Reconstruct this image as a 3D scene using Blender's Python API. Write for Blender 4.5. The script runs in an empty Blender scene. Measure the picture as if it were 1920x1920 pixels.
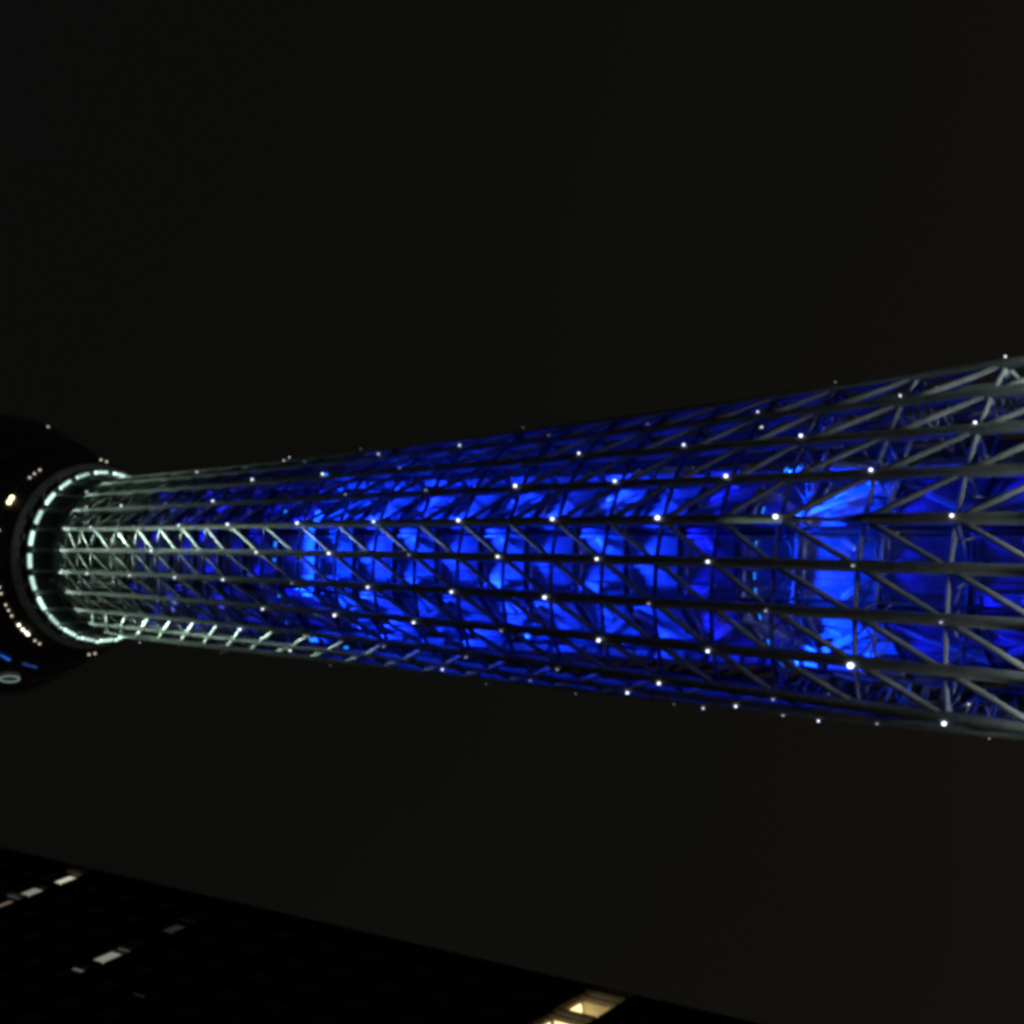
import bpy, bmesh, math, random
from mathutils import Vector, Matrix

random.seed(7)
R = math.radians
scene = bpy.context.scene

# ------------------------------------------------------------------ camera
CAM = Vector((0.0, -233.198, 1.6))
PITCH, YAW, ROLL = 0.7332706, -0.0408769, 0.0109692
fh = Vector((-math.sin(YAW), math.cos(YAW), 0)); lat = Vector((-math.cos(YAW), -math.sin(YAW), 0)); zz = Vector((0, 0, 1))
fwd = fh * math.cos(PITCH) + zz * math.sin(PITCH)
upv = zz * math.cos(PITCH) - fh * math.sin(PITCH)
cx = -(upv * math.cos(ROLL) - lat * math.sin(ROLL))
cyv = -(lat * math.cos(ROLL) + upv * math.sin(ROLL))
cam_data = bpy.data.cameras.new('camera')
cam_data.sensor_width = 36; cam_data.lens = 3155.71 / 1920 * 36
cam_data.clip_start = 0.1; cam_data.clip_end = 6000
cam = bpy.data.objects.new('camera', cam_data); scene.collection.objects.link(cam)
m = Matrix((cx, cyv, -fwd)).transposed().to_4x4(); m.translation = CAM
cam.matrix_world = m
scene.camera = cam

# ------------------------------------------------------------------ night sky (city glow, warmer and brighter low down)
w = bpy.data.worlds.new('World'); scene.world = w; w.use_nodes = True
nt = w.node_tree; nt.nodes.clear()
out = nt.nodes.new('ShaderNodeOutputWorld'); bg = nt.nodes.new('ShaderNodeBackground')
tc = nt.nodes.new('ShaderNodeTexCoord'); sep = nt.nodes.new('ShaderNodeSeparateXYZ')
nz = nt.nodes.new('ShaderNodeTexNoise'); nz.inputs['Scale'].default_value = 2.2; nz.inputs['Detail'].default_value = 3
add = nt.nodes.new('ShaderNodeMath'); add.operation = 'MULTIPLY_ADD'; add.inputs[1].default_value = 0.22
ramp = nt.nodes.new('ShaderNodeValToRGB'); cr = ramp.color_ramp
cr.elements[0].position = 0.0; cr.elements[0].color = (0.0125, 0.0088, 0.0062, 1)
cr.elements[1].position = 1.0; cr.elements[1].color = (0.0034, 0.0039, 0.0034, 1)
for p, c in ((0.30, (0.0086, 0.0063, 0.0046, 1)), (0.45, (0.0061, 0.0052, 0.0040, 1)), (0.60, (0.0048, 0.0046, 0.0037, 1)), (0.75, (0.0038, 0.0040, 0.0031, 1))):
    e = cr.elements.new(p); e.color = c
side = nt.nodes.new('ShaderNodeMath'); side.operation = 'MULTIPLY_ADD'; side.inputs[1].default_value = 0.3   # the city lies to the left
L = nt.links.new
L(tc.outputs['Generated'], sep.inputs[0]); L(tc.outputs['Generated'], nz.inputs['Vector'])
sub = nt.nodes.new('ShaderNodeMath'); sub.operation = 'SUBTRACT'; sub.inputs[1].default_value = 0.5
L(nz.outputs['Fac'], sub.inputs[0]); L(sub.outputs[0], add.inputs[0]); L(sep.outputs['X'], side.inputs[0]); L(sep.outputs['Z'], side.inputs[2]); L(side.outputs[0], add.inputs[2])
L(add.outputs[0], ramp.inputs[0]); L(ramp.outputs[0], bg.inputs['Color']); bg.inputs['Strength'].default_value = 1.0
L(bg.outputs[0], out.inputs[0])

scene.view_settings.view_transform = 'Standard'; scene.view_settings.look = 'None'
scene.view_settings.exposure = 0; scene.view_settings.gamma = 1; scene.view_settings.use_curve_mapping = False
scene.render.engine = 'CYCLES'
scene.cycles.use_denoising = True
scene.cycles.filter_width = 4.0
scene.cycles.max_bounces = 5; scene.cycles.diffuse_bounces = 3
scene.cycles.use_light_tree = True
scene.cycles.sample_clamp_indirect = 4

# ------------------------------------------------------------------ materials
def nodes(name):
    mt = bpy.data.materials.new(name); mt.use_nodes = True
    t = mt.node_tree; b = t.nodes['Principled BSDF']
    return mt, t, b
def painted(name, col, rough=0.5, var=0.25, scale=0.35, metal=0.0, spec=0.4):
    mt, t, b = nodes(name)
    b.inputs['Roughness'].default_value = rough; b.inputs['Metallic'].default_value = metal
    b.inputs['Specular IOR Level'].default_value = spec
    co = t.nodes.new('ShaderNodeTexCoord'); n = t.nodes.new('ShaderNodeTexNoise')
    n.inputs['Scale'].default_value = scale; n.inputs['Detail'].default_value = 6; n.inputs['Roughness'].default_value = 0.65
    r = t.nodes.new('ShaderNodeValToRGB')
    r.color_ramp.elements[0].position = 0.3; r.color_ramp.elements[1].position = 0.72
    r.color_ramp.elements[0].color = (*[c * (1 - var) for c in col], 1)
    r.color_ramp.elements[1].color = (*[min(1, c * (1 + var)) for c in col], 1)
    g = t.nodes.new('ShaderNodeNewGeometry')
    t.links.new(g.outputs['Position'], n.inputs['Vector'])
    t.links.new(n.outputs['Fac'], r.inputs[0]); t.links.new(r.outputs[0], b.inputs['Base Color'])
    bp = t.nodes.new('ShaderNodeBump'); bp.inputs['Strength'].default_value = 0.15; bp.inputs['Distance'].default_value = 0.05
    n2 = t.nodes.new('ShaderNodeTexNoise'); n2.inputs['Scale'].default_value = 4.0; n2.inputs['Detail'].default_value = 4
    t.links.new(g.outputs['Position'], n2.inputs['Vector'])
    t.links.new(n2.outputs['Fac'], bp.inputs['Height']); t.links.new(bp.outputs[0], b.inputs['Normal'])
    return mt
def glow(name, col, strength):
    mt, t, b = nodes(name)
    b.inputs['Base Color'].default_value = (0.6, 0.6, 0.6, 1)
    b.inputs['Emission Color'].default_value = (*col, 1); b.inputs['Emission Strength'].default_value = strength
    return mt
M = {
    'steel': painted('tower_steel_paint', (0.22, 0.235, 0.23), 0.75, 0.25, 0.5, 0.0, 0.2),
    'panel': painted('core_panel_paint', (0.50, 0.53, 0.54), 0.85, 0.35, 0.45, 0.0, 0.15),
    'backing': painted('core_backing', (0.10, 0.11, 0.12), 0.8, 0.2),
    'ledge': painted('ledge_paint', (0.74, 0.76, 0.76), 0.8, 0.12),
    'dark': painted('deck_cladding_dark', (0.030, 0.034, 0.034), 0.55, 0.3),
    'soffit': painted('soffit_panel', (0.36, 0.38, 0.36), 0.6, 0.45, 0.5),
    'housing': painted('lamp_housing', (0.08, 0.08, 0.09), 0.5, 0.2, 2.0),
    'lamp_white': glow('lamp_white_glow', (0.76, 0.82, 1.0), 3.6),
    'lamp_white_dim': glow('lamp_white_dim_glow', (0.70, 0.76, 1.0), 0.9),
    'lamp_blue': glow('lamp_blue_glow', (0.01, 0.20, 1.0), 1.8),
    'lamp_blue_soft': glow('lamp_blue_soft_glow', (0.02, 0.16, 0.9), 0.5),
    'lamp_blue_dim': glow('lamp_blue_dim_glow', (0.01, 0.05, 0.30), 0.55),
    'mint': glow('mint_light_panel_glow', (0.66, 1.0, 0.85), 1.7),
    'warm': glow('warm_lamp_glow', (1.0, 0.80, 0.45), 6.0),
    'deckwhite': glow('deck_lamp_glow', (1.0, 0.86, 0.66), 1.2),
    'deckwhite2': glow('deck_lamp_bright_glow', (1.0, 0.90, 0.72), 3.5),
    'ringlamp': glow('ring_lamp_glow', (0.62, 0.80, 0.74), 0.32),
    'facade': painted('facade_dark_metal', (0.034, 0.033, 0.032), 0.6, 0.4, 0.8),
    'frame': painted('window_frame_metal', (0.10, 0.095, 0.085), 0.45, 0.2, 2.0),
    'slab': painted('floor_slab_concrete', (0.25, 0.23, 0.20), 0.8, 0.2),
    'roomwall': painted('room_wall_paint', (0.80, 0.74, 0.60), 0.8, 0.06),
    'ceil': glow('luminous_ceiling_glow', (1.0, 0.76, 0.34), 2.1),
    'lit_beige': glow('blind_lit_beige_glow', (1.0, 0.95, 0.80), 0.23),
    'lit_beige_dim': glow('blind_lit_dim_glow', (1.0, 0.97, 0.90), 0.10),
    'lit_faint': glow('window_lit_faint_glow', (0.95, 0.97, 1.0), 0.017),
    'lit_bright': glow('room_lit_bright_glow', (1.0, 0.98, 0.74), 0.58),
    'lit_grey': glow('room_lit_grey_glow', (1.0, 0.98, 0.84), 0.22),
    'lit_brown': glow('sash_lit_brown_glow', (1.0, 0.80, 0.55), 0.13),
    'ground': painted('ground_asphalt', (0.05, 0.05, 0.05), 0.85, 0.3, 0.2),
}
mt, t, b = nodes('window_glass_dark')
b.inputs['Base Color'].default_value = (0.012, 0.013, 0.014, 1); b.inputs['Roughness'].default_value = 0.12
M['glass'] = mt
mt, t, b = nodes('window_glass_clear')
tr = t.nodes.new('ShaderNodeBsdfTransparent'); gl = t.nodes.new('ShaderNodeBsdfGlossy'); gl.inputs['Roughness'].default_value = 0.05
mx = t.nodes.new('ShaderNodeMixShader'); mx.inputs[0].default_value = 0.08
t.links.new(tr.outputs[0], mx.inputs[1]); t.links.new(gl.outputs[0], mx.inputs[2])
t.links.new(mx.outputs[0], t.nodes['Material Output'].inputs['Surface'])
M['clear'] = mt

# ------------------------------------------------------------------ helpers
COL = scene.collection
def link(name, me, mat=None, parent=None, mw=None):
    o = bpy.data.objects.new(name, me); COL.objects.link(o)
    if mat is not None and me is not None and not me.materials:
        me.materials.append(mat)
    if parent is not None: o.parent = parent
    if mw is not None: o.matrix_local = mw
    return o
def empty(name, loc=(0, 0, 0), parent=None):
    o = bpy.data.objects.new(name, None); COL.objects.link(o); o.location = loc
    o.empty_display_size = 0.5
    if parent is not None: o.parent = parent
    return o
def mesh(name, verts, faces, smooth=False):
    me = bpy.data.meshes.new(name); me.from_pydata([tuple(v) for v in verts], [], faces); me.update()
    if smooth: me.polygons.foreach_set('use_smooth', [True] * len(me.polygons))
    return me
def with_mat(me, mat):
    me.materials.append(mat); return me
def unit_cyl(name, n, mat):
    v = []; f = []
    for z in (-0.5, 0.5):
        for i in range(n):
            a = 2 * math.pi * i / n; v.append((math.cos(a), math.sin(a), z))
    for i in range(n):
        j = (i + 1) % n; f.append((i, j, n + j, n + i))
    f.append(tuple(range(n - 1, -1, -1))); f.append(tuple(range(n, 2 * n)))
    me = mesh(name, v, f, False)
    for p in me.polygons[:n]: p.use_smooth = True
    return with_mat(me, mat)
BOXF = [(0, 3, 2, 1), (4, 5, 6, 7), (0, 1, 5, 4), (1, 2, 6, 5), (2, 3, 7, 6), (3, 0, 4, 7)]
def box_verts(x0, x1, y0, y1, z0, z1):
    return [(x0, y0, z0), (x1, y0, z0), (x1, y1, z0), (x0, y1, z0), (x0, y0, z1), (x1, y0, z1), (x1, y1, z1), (x0, y1, z1)]
def unit_box(name, mat, bev=0.0):
    bm = bmesh.new(); vs = [bm.verts.new(v) for v in box_verts(-.5, .5, -.5, .5, -.5, .5)]
    for f in BOXF: bm.faces.new([vs[i] for i in f])
    if bev: bmesh.ops.bevel(bm, geom=bm.edges[:], offset=bev, segments=1, affect='EDGES')
    me = bpy.data.meshes.new(name); bm.to_mesh(me); bm.free()
    return with_mat(me, mat)
def beam_mat(a, b, rx, ry=None):
    a = Vector(a); b = Vector(b); d = b - a
    q = d.to_track_quat('Z', 'Y')
    return Matrix.Translation((a + b) / 2) @ q.to_matrix().to_4x4() @ Matrix.Diagonal((rx, rx if ry is None else ry, d.length, 1))
class Bag:                                   # collects tubes and boxes into one mesh
    def __init__(s): s.v = []; s.f = []
    def tube(s, a, b, r, n=6):
        mw = beam_mat(a, b, r); k = len(s.v)
        for z in (-.5, .5):
            for i in range(n):
                t = 2 * math.pi * i / n; s.v.append(mw @ Vector((math.cos(t), math.sin(t), z)))
        for i in range(n):
            j = (i + 1) % n; s.f.append((k + i, k + j, k + n + j, k + n + i))
    def box(s, mw):
        k = len(s.v); s.v += [mw @ Vector(v) for v in box_verts(-.5, .5, -.5, .5, -.5, .5)]
        s.f += [tuple(k + i for i in f) for f in BOXF]
    def poly(s, vs, fs):
        k = len(s.v); s.v += vs; s.f += [tuple(k + i for i in f) for f in fs]
    def obj(s, name, mat, parent=None, smooth=False, stuff=False):
        o = link(name, mesh(name, s.v, s.f, smooth), mat, parent)
        if stuff: o['kind'] = 'stuff'
        return o
def W(r, az, h):                             # polar about the tower's axis, azimuth 0 towards the viewer
    a = R(az); return Vector((-r * math.sin(a), -r * math.cos(a), h))
def basis(az):                               # outward, lateral, up
    a = R(az); o = Vector((-math.sin(a), -math.cos(a), 0)); return o, Vector((-math.cos(a), math.sin(a), 0)), Vector((0, 0, 1))
def frame_mat(pos, az, sx, sy, sz, tilt=0.0, twist=0.0):   # local x lateral, y outward, z up
    o, l, u = basis(az)
    rm = Matrix((l, o, u)).transposed()
    if rm.determinant() < 0: rm = Matrix((-l, o, u)).transposed()
    return Matrix.Translation(pos) @ rm.to_4x4() @ Matrix.Rotation(tilt, 4, 'X') @ Matrix.Rotation(twist, 4, 'Z') @ Matrix.Diagonal((sx, sy, sz, 1))

# ------------------------------------------------------------------ ground
gnd = link('ground', mesh('ground', [(-3000, -3000, 0), (3000, -3000, 0), (3000, 3000, 0), (-3000, 3000, 0)], [(0, 1, 2, 3)]), M['ground'])
gnd['kind'] = 'structure'

# ================================================================== THE TOWER
tower = empty('lattice_tower')
tower['label'] = 'tall steel lattice tower with a blue lit core and a round deck on top'
tower['category'] = 'tower'

ALPHA = -18.7845; RC, C1, HH, PW, R0 = 18.9427, 0.027896, 319.764, 2.0237, 68 / math.sqrt(3)
def level(mm):
    if mm < 0: return max(0.0, 139.389 + 14.1908 * mm)
    if mm <= 12: return 139.389 + 10.9452 * mm
    if mm <= 18: return 270.731 + 8.2787 * (mm - 12)
    return 320.403 + 5.41627 * (mm - 18)
MMIN, MMAX = -10, 21
def colpos(k, h, inset=1.0):
    j = int(math.floor((k + 4) / 8)); kk = k - 8 * j
    t = min(1.0, max(0.0, h / HH)); t = 1 - (1 - t) ** PW
    rc = RC + C1 * (350 - h)
    a = R(15 * kk)
    u = (1 - t) * R0 / 2 + t * rc * math.cos(a); v = (1 - t) * 34 * kk / 4 + t * rc * math.sin(a)
    rr = math.hypot(u, v); az = math.degrees(math.atan2(v, u)) + ALPHA + 120 * j
    return rr - inset, az
def node(k, mm, inset=1.0):
    h = level(mm); r, az = colpos(k, h, inset); return W(r, az, h)
def lerp(x, pts):
    if x <= pts[0][0]: return pts[0][1]
    for (a, b), (c, d) in zip(pts, pts[1:]):
        if x <= c: return b + (d - b) * (x - a) / (c - a)
    return pts[-1][1]
RCOL = [(0, 1.1), (110, 0.92), (216, 0.74), (300, 0.50), (337, 0.40)]
RDIA = [(0, 0.65), (110, 0.49), (216, 0.40), (300, 0.30), (337, 0.26)]
RRNG = [(0, 0.45), (110, 0.38), (216, 0.36), (300, 0.34), (337, 0.30)]

# columns: one continuous tapering tube each, flaring out under the deck
def column_mesh(k):
    pts = [(node(k, mm), lerp(level(mm), RCOL)) for mm in range(MMIN, MMAX + 1)]
    h = 344.0; r, az = colpos(k, h); pts.append((W(18.9, az, 341.5), 0.42)); pts.append((W(19.0, az, 343.15), 0.38))
    n = 12; v = []; f = []
    for i, (p, rad) in enumerate(pts):
        d = (pts[min(i + 1, len(pts) - 1)][0] - pts[max(i - 1, 0)][0]).normalized()
        q = d.to_track_quat('Z', 'Y').to_matrix()
        for s in range(n):
            a = 2 * math.pi * s / n; v.append(p + q @ Vector((rad * math.cos(a), rad * math.sin(a), 0)))
    for i in range(len(pts) - 1):
        for s in range(n):
            t = (s + 1) % n; f.append((i * n + s, i * n + t, (i + 1) * n + t, (i + 1) * n + s))
    return mesh('column', v, f, True)
for k in range(24):
    link('column', column_mesh(k), M['steel'], tower)

cyl = unit_cyl('brace_tube', 10, M['steel'])
rest_d, rest_r = Bag(), Bag()
FRONT = [kk % 24 for kk in range(-5, 7)]     # the bays that face the viewer
for mm in range(MMIN + 1, MMAX + 1):
    hm = (level(mm) + level(mm - 1)) / 2
    rd, rr = lerp(hm, RDIA), lerp(level(mm), RRNG)
    for k in range(24):
        k2 = (k + 1) % 24
        if (k % 8) < 4: a, b = node(k, mm), node(k2, mm - 1)
        else: a, b = node(k2, mm), node(k, mm - 1)
        c, d = node(k, mm, 1.25), node(k2, mm, 1.25)
        if k in FRONT and mm >= -3:
            link('diagonal_brace', cyl, None, tower, beam_mat(a, b, rd))
            link('ring_beam', cyl, None, tower, beam_mat(c, d, rr))
        else:
            rest_d.tube(a, b, rd, 8); rest_r.tube(c, d, rr, 8)
rest_d.obj('far_diagonal_braces', M['steel'], tower, True, True)
rest_r.obj('far_ring_beams', M['steel'], tower, True, True)

# inner horizontal trusses between the outer lattice and the core, one for each level
def inner_r(k, h):
    r, az = colpos(k, h); return max(16.6, r - 6.0), az
for mm in range(-5, 1):
    h = level(mm); bag = Bag()
    P = []
    for k in range(24):
        r, az = inner_r(k, h); P.append(W(r, az, h - 0.2))
    for k in range(24):
        k2 = (k + 1) % 24
        bag.tube(P[k], P[k2], 0.26)
        bag.tube(P[k], node(k, mm, 1.4), 0.2)
        bag.tube(P[k] if k % 2 else P[k2], node(k2 if k % 2 else k, mm, 1.4), 0.17)
        if k % 2 == 0 and mm < 10:
            r, az = inner_r(k, level(mm - 1)); bag.tube(P[k], W(r, az, level(mm - 1)), 0.22)
        if mm < 4:
            q = (node(k, mm) + node(k2, mm)) / 2
            bag.tube(q, P[k] + Vector((0, 0, -2.6)), 0.16); bag.tube(P[k] + Vector((0, 0, -2.6)), P[k], 0.16)
    bag.obj('inner_ring_truss', M['steel'], tower, True, True)

# ------------------------------------------------------------------ the core
core = empty('core', (0, 0, 0), tower)
AP = 14.0; HALF = AP * math.tan(R(22.5))
def octagon(ap, h):
    rv = ap / math.cos(R(22.5)); return [W(rv, 22.5 + 45 * i, h) for i in range(8)]
v = octagon(AP - 0.45, 0) + octagon(AP - 0.45, 343.5)
f = [(i, (i + 1) % 8, 8 + (i + 1) % 8, 8 + i) for i in range(8)]
link('core_backing', mesh('core_backing', v, f), M['backing'], core)
pbox = unit_box('wall_panel', M['panel'], 0.012)
prest = Bag(); lrest = Bag(); ptop = Bag()
# ledge with a sloping top, unit length along x, protrudes in y
lv = []
for x in (-0.5, 0.5): lv += [(x, 0, -0.35), (x, 0.62, -0.35), (x, 0.62, -0.2), (x, 0, 0.75)]
ledge_me = with_mat(mesh('ledge', lv, [(0, 1, 2, 3), (7, 6, 5, 4), (0, 4, 5, 1), (1, 5, 6, 2), (2, 6, 7, 3), (3, 7, 4, 0)]), M['ledge'])
rod = unit_box('bracket_arm', M['ledge'], 0.05)
NP = 3
for i in range(8):
    az = 45 * i if i <= 4 else 45 * i - 360
    o, l, u = basis(az)
    seen = abs(az) <= 90
    for mm in range(MMIN, MMAX):
        h0, h1 = level(mm), level(mm + 1)
        if h1 - h0 < 1: continue
        tall = h1 - h0 - 0.7
        for j in range(NP):
            wd = (2 * HALF - 1.7) / NP
            s = -HALF + 0.85 + wd * (j + 0.5)
            rnd = random.uniform
            pos = o * (AP - 0.22 + rnd(-0.10, 0.10)) + l * s + u * ((h0 + h1) / 2 + 0.1)
            mw = frame_mat(pos, az, wd - rnd(0.05, 0.14), 0.3, tall, R(rnd(-0.6, 0.6)), R(rnd(-0.7, 0.7)))
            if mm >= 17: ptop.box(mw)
            elif seen and -4 <= mm and not (abs(az) == 90 and j == 1): link('wall_panel', pbox, None, core, mw)
            else: prest.box(mw)
        lw = frame_mat(o * AP + u * (h0 + 0.1), az, 2 * HALF - 2.2, 1, 1)
        if mm >= 17: continue
        if seen and -4 <= mm: link('ledge', ledge_me, None, core, lw)
        else: lrest.poly([lw @ Vector(q) for q in lv], [(0, 1, 2, 3), (7, 6, 5, 4), (0, 4, 5, 1), (1, 5, 6, 2), (2, 6, 7, 3), (3, 7, 4, 0)])
        # brackets that stand out from the wall, leaning outwards as they go down
        if seen and -3 <= mm < 18:
            if mm % 2 == 1:
                for sg in (-1, 1):
                    a = o * (AP + 0.1) + l * (sg * 4.4) + u * (h0 + 7.4)
                    b2 = o * (AP + 1.5) + l * (sg * 2.9) + u * (h0 + 4.6)
                    link('bracket_arm', rod, None, core, beam_mat(a, b2, 0.75, 0.75))
            a = o * (AP + 0.1) + l * -1.2 + u * (h0 + 9.6 * (h1 - h0) / 11)
            b2 = o * (AP + 1.0) + l * -0.9 + u * (h0 + 7.2 * (h1 - h0) / 11)
            link('bracket_arm', rod, None, core, beam_mat(a, b2, 0.45, 0.45))
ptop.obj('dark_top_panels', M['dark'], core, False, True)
prest.obj('far_wall_panels', M['panel'], core, False, True)
lrest.obj('far_ledges', M['ledge'], core, False, True)
for i in range(8):
    az = 22.5 + 45 * i; rv = AP / math.cos(R(22.5))
    v = []; f = []
    link('corner_post', unit_cyl('corner_post', 10, M['housing']), None, core, beam_mat(W(rv - 0.15, az, 0), W(rv - 0.15, az, 343), 0.62))

# riser pipes, catwalks with rails and stair flights round the core
for i in range(8):
    az = 45 * i; o, l, u = basis(az)
    for sx, rr in ((-4.7, 0.20), (-0.25, 0.13), (0.25, 0.13), (3.2, 0.24)):
        link('riser_pipe', unit_cyl('riser_pipe', 8, M['panel']), None, core, beam_mat(o * (AP + 0.38) + l * sx, o * (AP + 0.38) + l * sx + u * 338, rr))
for mm in range(-5, 18):
    h = level(mm) + 1.0
    a, b2 = octagon(AP + 0.12, h), octagon(AP + 1.35, h); c, d = octagon(AP + 0.12, h - 0.2), octagon(AP + 1.35, h - 0.2)
    v = a + b2 + c + d; f = []
    for i in range(8):
        j = (i + 1) % 8
        f += [(i, j, 8 + j, 8 + i), (16 + i, 24 + i, 24 + j, 16 + j), (8 + i, 8 + j, 24 + j, 24 + i)]
    cw = link('catwalk', mesh('catwalk', v, f), M['housing'], core)
    if -3 <= mm < 17:
        for fz in (-45, 45, -90, 90):
            o, l, u = basis(fz); sg = 1 if mm % 2 else -1
            p0 = o * (AP + 0.85) + l * (-3.6 * sg) + u * (h + 0.1); p1 = o * (AP + 0.85) + l * (3.4 * sg) + u * (level(mm + 1) + 0.7)
            link('stair_flight', unit_box('stair_flight', M['ledge']), None, core, beam_mat(p0, p1, 0.28, 1.0))
# service ducts between core and lattice
dbox = unit_box('duct_section', M['panel'], 0.03)
for az in (-62, 62, -118, 118, 178):
    duct = empty('service_duct', (0, 0, 0), tower)
    for mm in range(-4, 18):
        h0, h1 = level(mm), level(mm + 1); d = h1 - h0
        link('duct_section', dbox, None, duct, frame_mat(W(17.3, az, h0 + d * 0.62), az, 2.6, 1.3, d * 0.55, R(random.uniform(-3, 3)), R(random.uniform(-6, 6))))
        link('duct_section', dbox, None, duct, frame_mat(W(17.1, az, h0 + d * 0.18), az, 1.9, 1.0, d * 0.24, R(random.uniform(-6, 6)), R(random.uniform(-8, 8))))

# ------------------------------------------------------------------ lamps on the tower
def ico(name, mat, sub=2):
    bm = bmesh.new(); bmesh.ops.create_icosphere(bm, subdivisions=sub, radius=1.0)
    me = bpy.data.meshes.new(name); bm.to_mesh(me); bm.free()
    for p in me.polygons: p.use_smooth = True
    return with_mat(me, mat)
lamp_me, lamp_dim = ico('node_lamp', M['lamp_white']), ico('node_lamp_dim', M['lamp_white_dim'])
for k in range(24):
    for mm in range(-3, MMAX):
        if (k + mm) % 2: continue
        q = random.random()
        if (k, mm) in ((1, 1), (1, 3), (1, 5), (0, -2)): q = 0.7
        if q < 0.06: continue
        big = 0.40 if q > 0.8 else 0.33
        if q < 0.58: big = 0.24
        h = level(mm); r, az = colpos(k, h, 0.0)
        if (k, mm) == (3, -1): big = 0.62
        if (k, mm) in ((0, 0), (0, 2)): big = 0.5
        dz = abs((az + 180) % 360 - 180)
        big *= lerp(dz, [(40, 1.0), (70, 0.5)]) * lerp(h, [(285, 1.0), (330, 0.72)])
        if dz > 68 and random.random() < 0.55: continue
        s = big * lerp(h, [(100, 0.62), (220, 0.54), (337, 0.46)])
        link('node_lamp', lamp_dim if q < 0.58 and (k, mm) not in ((3, -1), (0, 0), (0, 2), (0, -2), (1, 1), (1, 3), (1, 5)) else lamp_me, None, tower, frame_mat(W(r + 0.1 + lerp(h, RCOL) * 0.1, az, h), az, s, s, s * 1.25))

def spot(pos, target, power, color, size, blend, parent, radius=0.3):
    ld = bpy.data.lights.new('floodlight_beam', 'SPOT'); ld.energy = power; ld.color = color
    ld.spot_size = R(size); ld.spot_blend = blend; ld.shadow_soft_size = radius * 2.2
    o = bpy.data.objects.new('floodlight_beam', ld); COL.objects.link(o); o.parent = parent
    o.matrix_local = Matrix.Translation(pos) @ (Vector(target) - Vector(pos)).to_track_quat('-Z', 'Y').to_matrix().to_4x4()
    return o
# housing: open box with a yoke; lens: two round blue lenses
hb = bmesh.new()
def hbox(x0, x1, y0, y1, z0, z1):
    vs = [hb.verts.new(q) for q in box_verts(x0, x1, y0, y1, z0, z1)]
    for f in BOXF: hb.faces.new([vs[i] for i in f])
hbox(-0.62, 0.62, -0.30, 0.30, 0.05, 0.5); hbox(-0.72, -0.64, -0.1, 0.1, -0.05, 0.9); hbox(0.64, 0.72, -0.1, 0.1, -0.05, 0.9); hbox(-0.72, 0.72, -0.1, 0.1, 0.9, 1.0)
housing_me = bpy.data.meshes.new('floodlight'); hb.to_mesh(housing_me); hb.free(); housing_me.materials.append(M['housing'])
lens_b, lens_w = ico('lens_blue', M['lamp_blue']), ico('lens_white', M['lamp_white'])
def flood(pos, target, power, color, size, blend, lens=None, lens_scale=0.3, radius=0.3, hs=1.0):
    d = (Vector(target) - Vector(pos)).normalized()
    q = (-d).to_track_quat('Z', 'Y').to_matrix().to_4x4()
    h = link('floodlight', housing_me, None, tower, Matrix.Translation(pos) @ q @ Matrix.Scale(hs, 4))
    if lens:
        for sx in (-0.3, 0.3):
            link('lens', lens, None, h, Matrix.Translation((sx, 0, -0.04)) @ Matrix.Diagonal((lens_scale, lens_scale, lens_scale * 0.8, 1)))
    sp = spot((0, 0, -0.45), (0, 0, -5), power, color, size, blend, h, radius)
    return h
BLUE = (0.002, 0.036, 1.0); BLUEW = (0.004, 0.028, 1.0); BLUE2 = (0.005, 0.010, 1.0); MINT = (0.70, 1.0, 0.78); MINTW = (0.88, 1.0, 0.97)
# two bright rings that wash the core downwards
for az in (-74, -66, -31, -9.5, 1.5, 22.5, 64, 95, -100):
    flood(W(18.0, az, 258.6), W(14.2, az, 234), (26000 if abs(az) > 60 else 85000) if abs(az) > 20 else 52000, BLUE, 76, 0.7, lens_b, 0.3)
for az in (-29, -11, 4.3, 12, 24.5, 40, 56, -42, -58):
    flood(W(18.0, az, 145.8), W(14.4, az, 122), (20000 if abs(az) < 15 else 50000) * random.uniform(0.7, 1.3), BLUE, 66, 0.6, lens_b, 0.21)
# smaller washes added behind the columns to even out the blue on the core
PWR = {9: 2600, 8: 2400, 7: 2300, 6: 2200, 5: 2100, 4: 1900, 3: 1500, 2: 750, 1: 160, -1: 300, -2: 240, -3: 220,
       11: 330, 12: 270, 13: 250, 14: 220, 15: 200, 16: 160, 17: 80}
for mm, pw in PWR.items():
    for k in range(-3, 6):
        if (k + mm) % 2: continue
        h = level(mm); r, az = colpos(k % 24, h, 2.6)
        flood(W(16.4, az, h + 0.9), W(14.9, az, h - 9), pw * 7.0 * random.uniform(0.4, 1.5), BLUEW if mm > 2 and mm < 10 else BLUE2, 92, 0.7, None, hs=0.5)
# small spots added to brighten the brackets on the three nearest walls
for mm in (-3, 3, 5, 7, 9, 11, 13, 15):
    for fz in (-45, 0, 45):
        o, l, u = basis(fz); h0 = level(mm)
        for sg in (-1, 1):
            tgt = o * (AP + 0.9) + l * (sg * 3.6) + u * (h0 + 6.0)
            flood(o * (AP + 1.9) + l * (sg * 4.2) + u * (h0 + 10.6), tgt, (16000 if 1 < mm < 10 else 1500) * random.uniform(0.3, 1.3), BLUE, 40, 0.6, None, hs=0.4)
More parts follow.
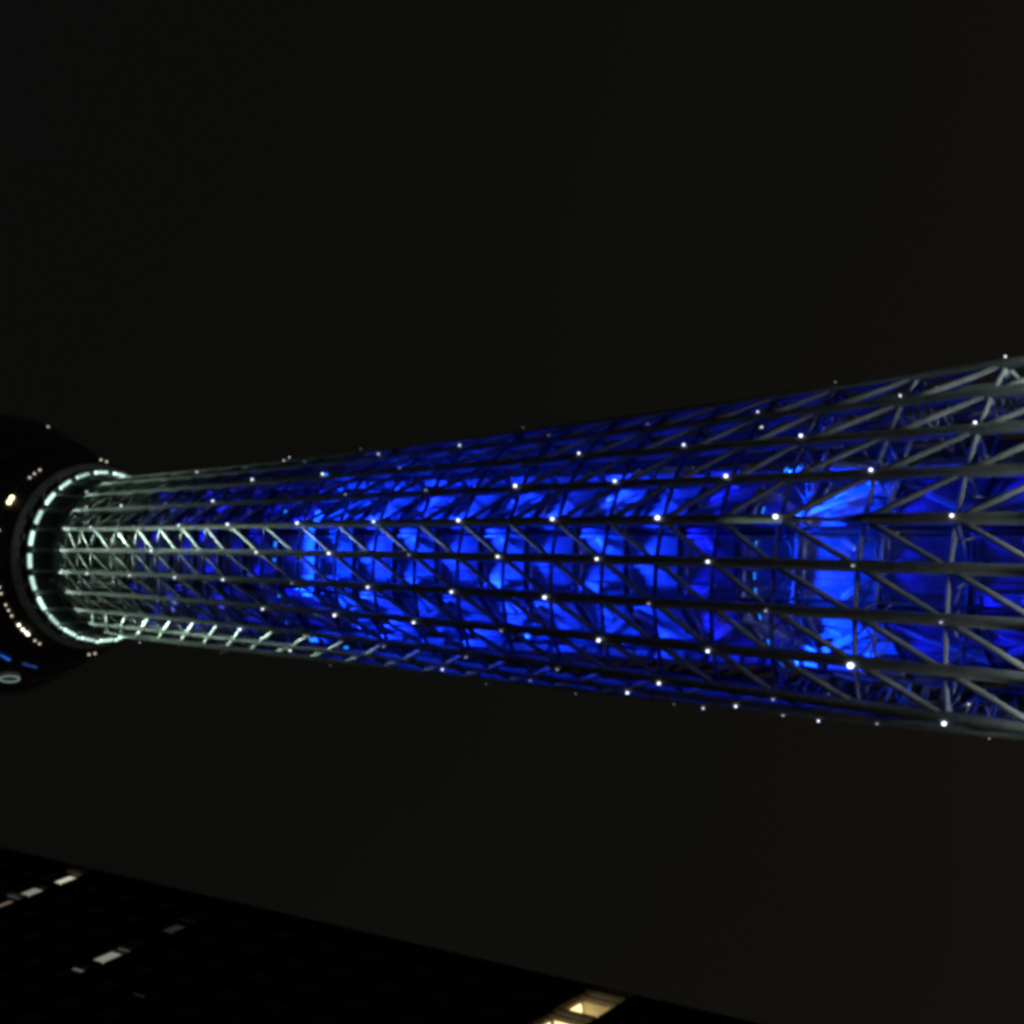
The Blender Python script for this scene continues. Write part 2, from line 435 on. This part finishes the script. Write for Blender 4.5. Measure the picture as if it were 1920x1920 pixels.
# white floods below the frame, aimed up along the skin of the lattice
for k in list(range(-6, 8)):
    k %= 24
    h = 86.0; r, az = colpos(k, h, -2.2); r2, az2 = colpos((k + 1) % 24, h, -2.2)
    p = (W(r, az, h) + W(r2, az2, h)) / 2
    rt, azt = colpos(k, 140, -0.6); rt2, azt2 = colpos((k + 1) % 24, 140, -0.6)
    q = (W(rt, azt, 140) + W(rt2, azt2, 140)) / 2
    pw = {19: 2.6, 20: 2.6, 21: 1.9, 18: 1.9, 22: 1.3, 3: 1.3, 2: 1.2}.get(k, 1.0)
    flood(p, q, pw * 13000, MINTW, 34, 0.8, lens_w, 0.2)

# ------------------------------------------------------------------ the deck
deck = empty('observation_deck', (0, 0, 0), tower)
def revolve(name, prof, mat, parent, n=96, smooth=True):
    v = []; f = []
    for r, h in prof:
        for i in range(n): v.append(W(r, 360 * i / n, h))
    for j in range(len(prof) - 1):
        for i in range(n):
            t = (i + 1) % n; f.append((j * n + i, j * n + t, (j + 1) * n + t, (j + 1) * n + i))
    me = mesh(name, v, f)
    if smooth:
        for p in me.polygons: p.use_smooth = True
    return link(name, me, mat, parent)
revolve('ceiling', [(13.2, 343.2), (20.65, 343.2), (20.7, 343.3), (20.95, 345.2)], M['dark'], deck, smooth=False)
revolve('soffit_ring', [(20.95, 345.2), (21.15, 345.35), (22.15, 346.7), (22.25, 347.0)], M['soffit'], deck)
revolve('cone_shell', [(22.2, 346.95), (35.3, 384.8), (35.3, 388.5), (33.0, 390.0), (0.3, 391.5)], M['dark'], deck, smooth=False)
# cladding panels and window bands over the cone
CR = lambda h: 22.3 + (35.6 - 22.3) * (h - 347) / 38
bands = [(347.2, 350.2, 'dark'), (351.8, 356.5, 'dark'), (357.0, 361.0, 'glass'), (363.2, 367.6, 'dark'), (368.0, 374.5, 'glass'), (375.0, 379.5, 'dark'), (380.0, 384.8, 'glass')]
for h0, h1, mk in bands:
    v = []; N = 5
    for off in (0.0, -0.12):
        for hh in (h0, h1):
            for i in range(N): v.append(W(CR(hh) + 0.12 + off, -7.2 + 14.4 * i / (N - 1), hh))
    f = []
    for i in range(N - 1):
        f += [(i, i + 1, N + i + 1, N + i), (2 * N + i, 3 * N + i, 3 * N + i + 1, 2 * N + i + 1),
              (i, 2 * N + i, 2 * N + i + 1, i + 1), (N + i, N + i + 1, 3 * N + i + 1, 3 * N + i)]
    f += [(0, N, 3 * N, 2 * N), (N - 1, 3 * N - 1, 4 * N - 1, 2 * N - 1)]
    nm = 'deck_window' if mk == 'glass' else 'cladding_panel'
    me = with_mat(mesh(nm, v, f), M[mk])
    for i in range(24): link(nm, me, None, deck, Matrix.Rotation(R(-15 * i), 4, 'Z'))
# ring of light panels with louvres, one between each pair of columns
AK = ALPHA
def arc_panel(r0, r1, h0, h1, half, n=6):
    v = []
    for r in (r0, r1):
        for h in (h0, h1):
            for i in range(n + 1): v.append(W(r, -half + 2 * half * i / n, h))
    q = n + 1; f = []
    for i in range(n):
        a, b2, c, d = i, q + i, 2 * q + i, 3 * q + i
        f += [(a, a + 1, b2 + 1, b2), (c, d, d + 1, c + 1), (a, c, c + 1, a + 1), (b2, b2 + 1, d + 1, d)]
    f += [(0, q, 3 * q, 2 * q), (n, 2 * q + n, 3 * q + n, q + n)]
    return v, f
pv, pf = arc_panel(19.75, 20.35, 342.25, 342.9, 4.7)
panel_mes = [with_mat(mesh('light_panel', pv, pf), glow('mint_light_panel_glow', (0.66, 1.0, 0.85), q)) for q in (1.5, 2.1, 2.7)]
sv, sf = arc_panel(20.1, 20.6, 342.4, 342.9, 0.9, 2)
small_me = with_mat(mesh('small_light_panel', sv, sf), M['mint'])
lou_me = unit_box('louvre', M['housing'])
for k in range(24):
    az = AK + 7.5 + 15 * k
    lp = link('light_panel', random.choice(panel_mes), None, deck, Matrix.Rotation(R(-az), 4, 'Z'))
    for j in range(9):
        a2 = -4.1 + 8.2 * j / 8
        link('louvre', lou_me, None, lp, frame_mat(W(19.95, a2, 342.2), a2, 0.13, 1.3, 0.16))
    if 3 <= k <= 9:
        link('small_light_panel', small_me, None, deck, Matrix.Rotation(R(-(AK + 15 * k + 0.2)), 4, 'Z'))
# narrow white downlights under the ring
def downlight(az, target, power, size, blend=0.5):
    flood(W(21.1, az, 344.0), target, power, MINT, size, blend, None)
for kk, pw in ((0.5, 1.0), (4.5, 0.8), (1.5, 0.16), (5.4, 0.2), (2.5, 0.04)):
    az = AK + 15 * kk
    downlight(az, W(18.3, az, 264), 2600000 * pw, 6.0, 0.8)
    downlight(az, W(18.4, az, 318), 240000 * pw, 13, 0.8)
for kk in range(-6, 9):  # lamps added to brighten the lattice just below the light panels
    az = AK + 15 * kk + 7.5
    downlight(az, W(18.6, az, 308), 75000, 12, 0.9)
    flood(W(20.9, az + 7.5, 341.6), W(19.0, az + 7.5, 326), 24000, MINT, 27, 0.9, None)
# small lamps along the deck's cone
def cone_lamp(az, h, mat_me, sx, sy, sz):
    link('deck_lamp', mat_me, None, deck, frame_mat(W(CR(h) + 0.25, az, h), az, sx, sy, sz))
dl, dl2, wl = ico('deck_lamp', M['deckwhite']), ico('deck_lamp_bright', M['deckwhite2']), ico('deck_lamp_warm', M['warm'])
for az in (-49.8, -53.6, -57.7, -13.7, 6.0, 8.5, 18.4, 22.1, 29.1, 32.7, 36.4, 57.3, 60.8, 1.5, 95, 99, 130, 135, -100, -104, 180):
    cone_lamp(az, 350.9, dl, 0.24, 0.2, 0.34)
for az in (43.3, 46.9): cone_lamp(az, 350.8, dl2, 0.36, 0.3, 0.4)
for az in (49.6, 51.2): cone_lamp(az, 350.7, dl2, 0.34, 0.3, 0.5)
for az in (-33.8, -31.0): cone_lamp(az, 351.1, wl, 0.55, 0.4, 0.62)
cone_lamp(-102.5, 379.4, dl, 0.22, 0.2, 0.3)
def strip(az0, az1, h, mat):
    v = []; n = 8
    for r, hh in ((0.14, h - 0.3), (0.42, h - 0.3), (0.42, h + 0.3), (0.14, h + 0.3)):
        for i in range(n + 1): v.append(W(CR(hh) + r, az0 + (az1 - az0) * i / n, hh))
    q = n + 1; f = []
    for j in range(4):
        for i in range(n): f.append((j * q + i, j * q + i + 1, ((j + 1) % 4) * q + i + 1, ((j + 1) % 4) * q + i))
    f += [(0, q, 2 * q, 3 * q), (n, 3 * q + n, 2 * q + n, q + n)]
    link('blue_light_strip', mesh('blue_light_strip', v, f), mat, deck)
strip(52.0, 59.0, 363.2, M['lamp_blue_soft']); strip(59.4, 64.5, 362.8, M['lamp_blue_soft']); strip(70.5, 79.0, 361.8, M['lamp_blue_dim'])
# round ring lamp at the deck's edge
bm = bmesh.new(); nA, nB = 36, 8; vv = []
for i in range(nA):
    if i in (0, 1, 2, 33, 34, 35): pass
    a = 2 * math.pi * i / nA
    ring = []
    for j in range(nB):
        b3 = 2 * math.pi * j / nB; rr = 2.3 + 0.16 * math.cos(b3)
        ring.append(bm.verts.new((rr * math.cos(a), 0.16 * math.sin(b3), rr * math.sin(a))))
    vv.append(ring)
for i in range(nA):
    for j in range(nB): bm.faces.new((vv[i][j], vv[(i + 1) % nA][j], vv[(i + 1) % nA][(j + 1) % nB], vv[i][(j + 1) % nB]))
me = bpy.data.meshes.new('ring_lamp'); bm.to_mesh(me); bm.free()
for p in me.polygons: p.use_smooth = True
link('ring_lamp', me, M['ringlamp'], deck, frame_mat(W(CR(371.3) + 0.5, 77.3, 371.3), 77.3, 1, 1, 1, R(-19)))
# shaft of the tower above the deck
revolve('upper_shaft', [(9.5, 391.0), (9.0, 430.0), (0.2, 431.0)], M['steel'], deck, 24)

# ================================================================== DARK BUILDING AT THE LEFT
azE, faA = R(18.0), R(11.5)
E0 = Vector((CAM.x - 62 * math.sin(azE), CAM.y + 62 * math.cos(azE), 0))
bu = Vector((-math.sin(faA), -math.cos(faA), 0)); bn = Vector((math.cos(faA), -math.sin(faA), 0))
bld = empty('office_building', E0)
bld['label'] = 'dark high-rise building with a few lit windows beside the tower'
bld['category'] = 'building'
BM = Matrix((bu, bn, zz)).transposed()      # local x: along the face towards the viewer, y: outwards, z: up
if BM.determinant() < 0: pass
B4 = BM.to_4x4()
def BL(x, y, z): return BM @ Vector((x, y, z))
def bbox_mat(x0, x1, y0, y1, z0, z1):
    return B4 @ Matrix.Translation(((x0 + x1) / 2, (y0 + y1) / 2, (z0 + z1) / 2)) @ Matrix.Diagonal((x1 - x0, y1 - y0, z1 - z0, 1))
FP, BAY, LEN, DEP, TOP = 3.41, 2.15, 34.4, 24.0, 112.0
fb = unit_box('facade_box', M['facade']); slb = unit_box('slab_box', M['slab'])
frm = unit_box('frame_box', M['frame']); gls = unit_box('glass_box', M['glass']); clr = unit_box('clear_box', M['clear'])
Z0 = 74.8 - 0.55 - 21 * FP                  # base of floor 0
link('body', fb, None, bld, bbox_mat(0.3, LEN - 0.3, -DEP, -5.6, 0, TOP - 2))
link('end_wall', fb, None, bld, bbox_mat(-0.32, -0.02, -DEP - 0.3, -0.02, 0, TOP))
link('end_wall', fb, None, bld, bbox_mat(LEN + 0.02, LEN + 0.32, -DEP - 0.3, -0.02, 0, TOP))
link('roof', fb, None, bld, bbox_mat(-0.01, LEN + 0.01, -DEP - 0.2, -0.03, TOP - 1.5, TOP - 0.4))
NB = int(LEN / BAY); NF = int((TOP - 3 - Z0) / FP)
farw = Bag(); fars = Bag(); farf = Bag()
LIT = {}                                     # (floor, bay): list of (x0, x1, z0, z1, material)
f2, f1, f3 = 21, 25, 13
zb = lambda fl: Z0 + fl * FP
for fl in range(NF):
    z = zb(fl)
    shown = 42 < z < 101
    if shown:
        link('spandrel', fb, None, bld, bbox_mat(0, LEN, -0.22, 0.0, z - 0.45, z + 0.48))
        link('floor_slab', slb, None, bld, bbox_mat(0.02, LEN - 0.02, -5.55, -0.24, z - 0.32, z))
    else:
        fars.box(bbox_mat(0, LEN, -0.22, 0.0, z - 0.45, z + 0.48)); farf.box(bbox_mat(0.02, LEN - 0.02, -5.55, -0.24, z - 0.32, z))
    for bi in range(NB):
        x = bi * BAY; z0, z1 = z + 0.50, z + FP - 0.47
        if shown and bi < 9:
            wo = empty('window', (0, 0, 0), bld)
            room = fl == f3 and bi in (0, 1, 2)
            fz0 = z0
            # frame: jambs, mullion between the sash and the main pane, head and sill
            fg = Bag()
            for a, b2 in ((x + 0.02, x + 0.08), (x + 0.40, x + 0.52), (x + BAY - 0.09, x + BAY - 0.01)):
                fg.box(bbox_mat(a, b2, -0.20, 0.20 if a < x + 0.03 else 0.07, z0, z1))
            for a, b2 in ((z0, z0 + 0.06), (z1 - 0.06, z1)):
                fg.box(bbox_mat(x + 0.081, x + BAY - 0.091, -0.20, 0.05, a, b2))
            fo = fg.obj('frame', M['frame'], wo)
            g = clr if room else gls
            link('pane', g, None, wo, bbox_mat(x + 0.53, x + BAY - 0.10, -0.13, -0.11, z0 + 0.07, z1 - 0.07))
            link('sash_pane', g, None, wo, bbox_mat(x + 0.09, x + 0.39, -0.13, -0.11, z0 + 0.07, z1 - 0.07))
            link('sill', frm, None, wo, bbox_mat(x + 0.05, x + BAY - 0.05, 0.005, 0.16, z0 - 0.10, z0 - 0.02))
        else:
            farw.box(bbox_mat(x + 0.08, x + BAY - 0.1, -0.15, -0.10, z0, z1))
            farw.box(bbox_mat(x - 0.08, x + 0.07, -0.2, 0.06, z0, z1))
farw.obj('far_windows', M['glass'], bld, False, True); fars.obj('far_spandrels', M['facade'], bld, False, True); farf.obj('far_floor_slabs', M['slab'], bld, False, True)
def lit(x0, x1, z0, z1, key):
    link('lit_window_part', unit_box('lit_window_part', M[key]), None, bld, bbox_mat(x0, x1, -0.105, -0.085, z0, z1))
lit(7.05, 8.45, 74.82, 76.2, 'lit_beige'); lit(6.50, 6.64, 74.95, 76.3, 'lit_beige_dim'); lit(9.32, 9.5, 74.8, 76.2, 'lit_beige_dim')
lit(2.92, 4.1, 74.85, 76.1, 'lit_faint'); lit(2.26, 2.36, 75.0, 76.8, 'lit_faint')
lit(0.10, 0.36, 89.35, 90.75, 'lit_brown'); lit(0.62, 2.05, 89.0, 89.75, 'lit_bright'); lit(2.9, 4.19, 89.0, 90.0, 'lit_grey'); lit(4.42, 4.68, 89.2, 90.5, 'lit_grey'); lit(4.9, 6.3, 89.0, 89.5, 'lit_brown')
# the lit room on the lower floor
z = zb(f3)
for bi in (0, 1, 2):
    x = bi * BAY
    link('ceiling_light', unit_box('ceiling_light', M['ceil']), None, bld, bbox_mat(x + 0.25, x + 2.05, -2.6, -0.5, z + FP - 0.42, z + FP - 0.34))
link('room_wall', unit_box('room_wall', M['roomwall']), None, bld, bbox_mat(0.02, 6.4, -5.5, -5.4, z + 0.01, z + FP - 0.33))
link('room_wall', unit_box('room_wall', M['roomwall']), None, bld, bbox_mat(6.41, 6.5, -5.5, -0.25, z + 0.01, z + FP - 0.33))
link('room_wall', unit_box('room_wall', M['roomwall']), None, bld, bbox_mat(0.01, 0.07, -5.38, -0.25, z + 0.01, z + FP - 0.33))
lit(6.20, 6.25, 57.4, 60.4, 'lit_faint'); lit(9.9, 9.95, 69.4, 70.6, 'lit_faint')  # thin glowing strips painted in for faint light on window frames
link('corner_fin', frm, None, bld, bbox_mat(-0.20, -0.06, 0.005, 0.32, 0, TOP))
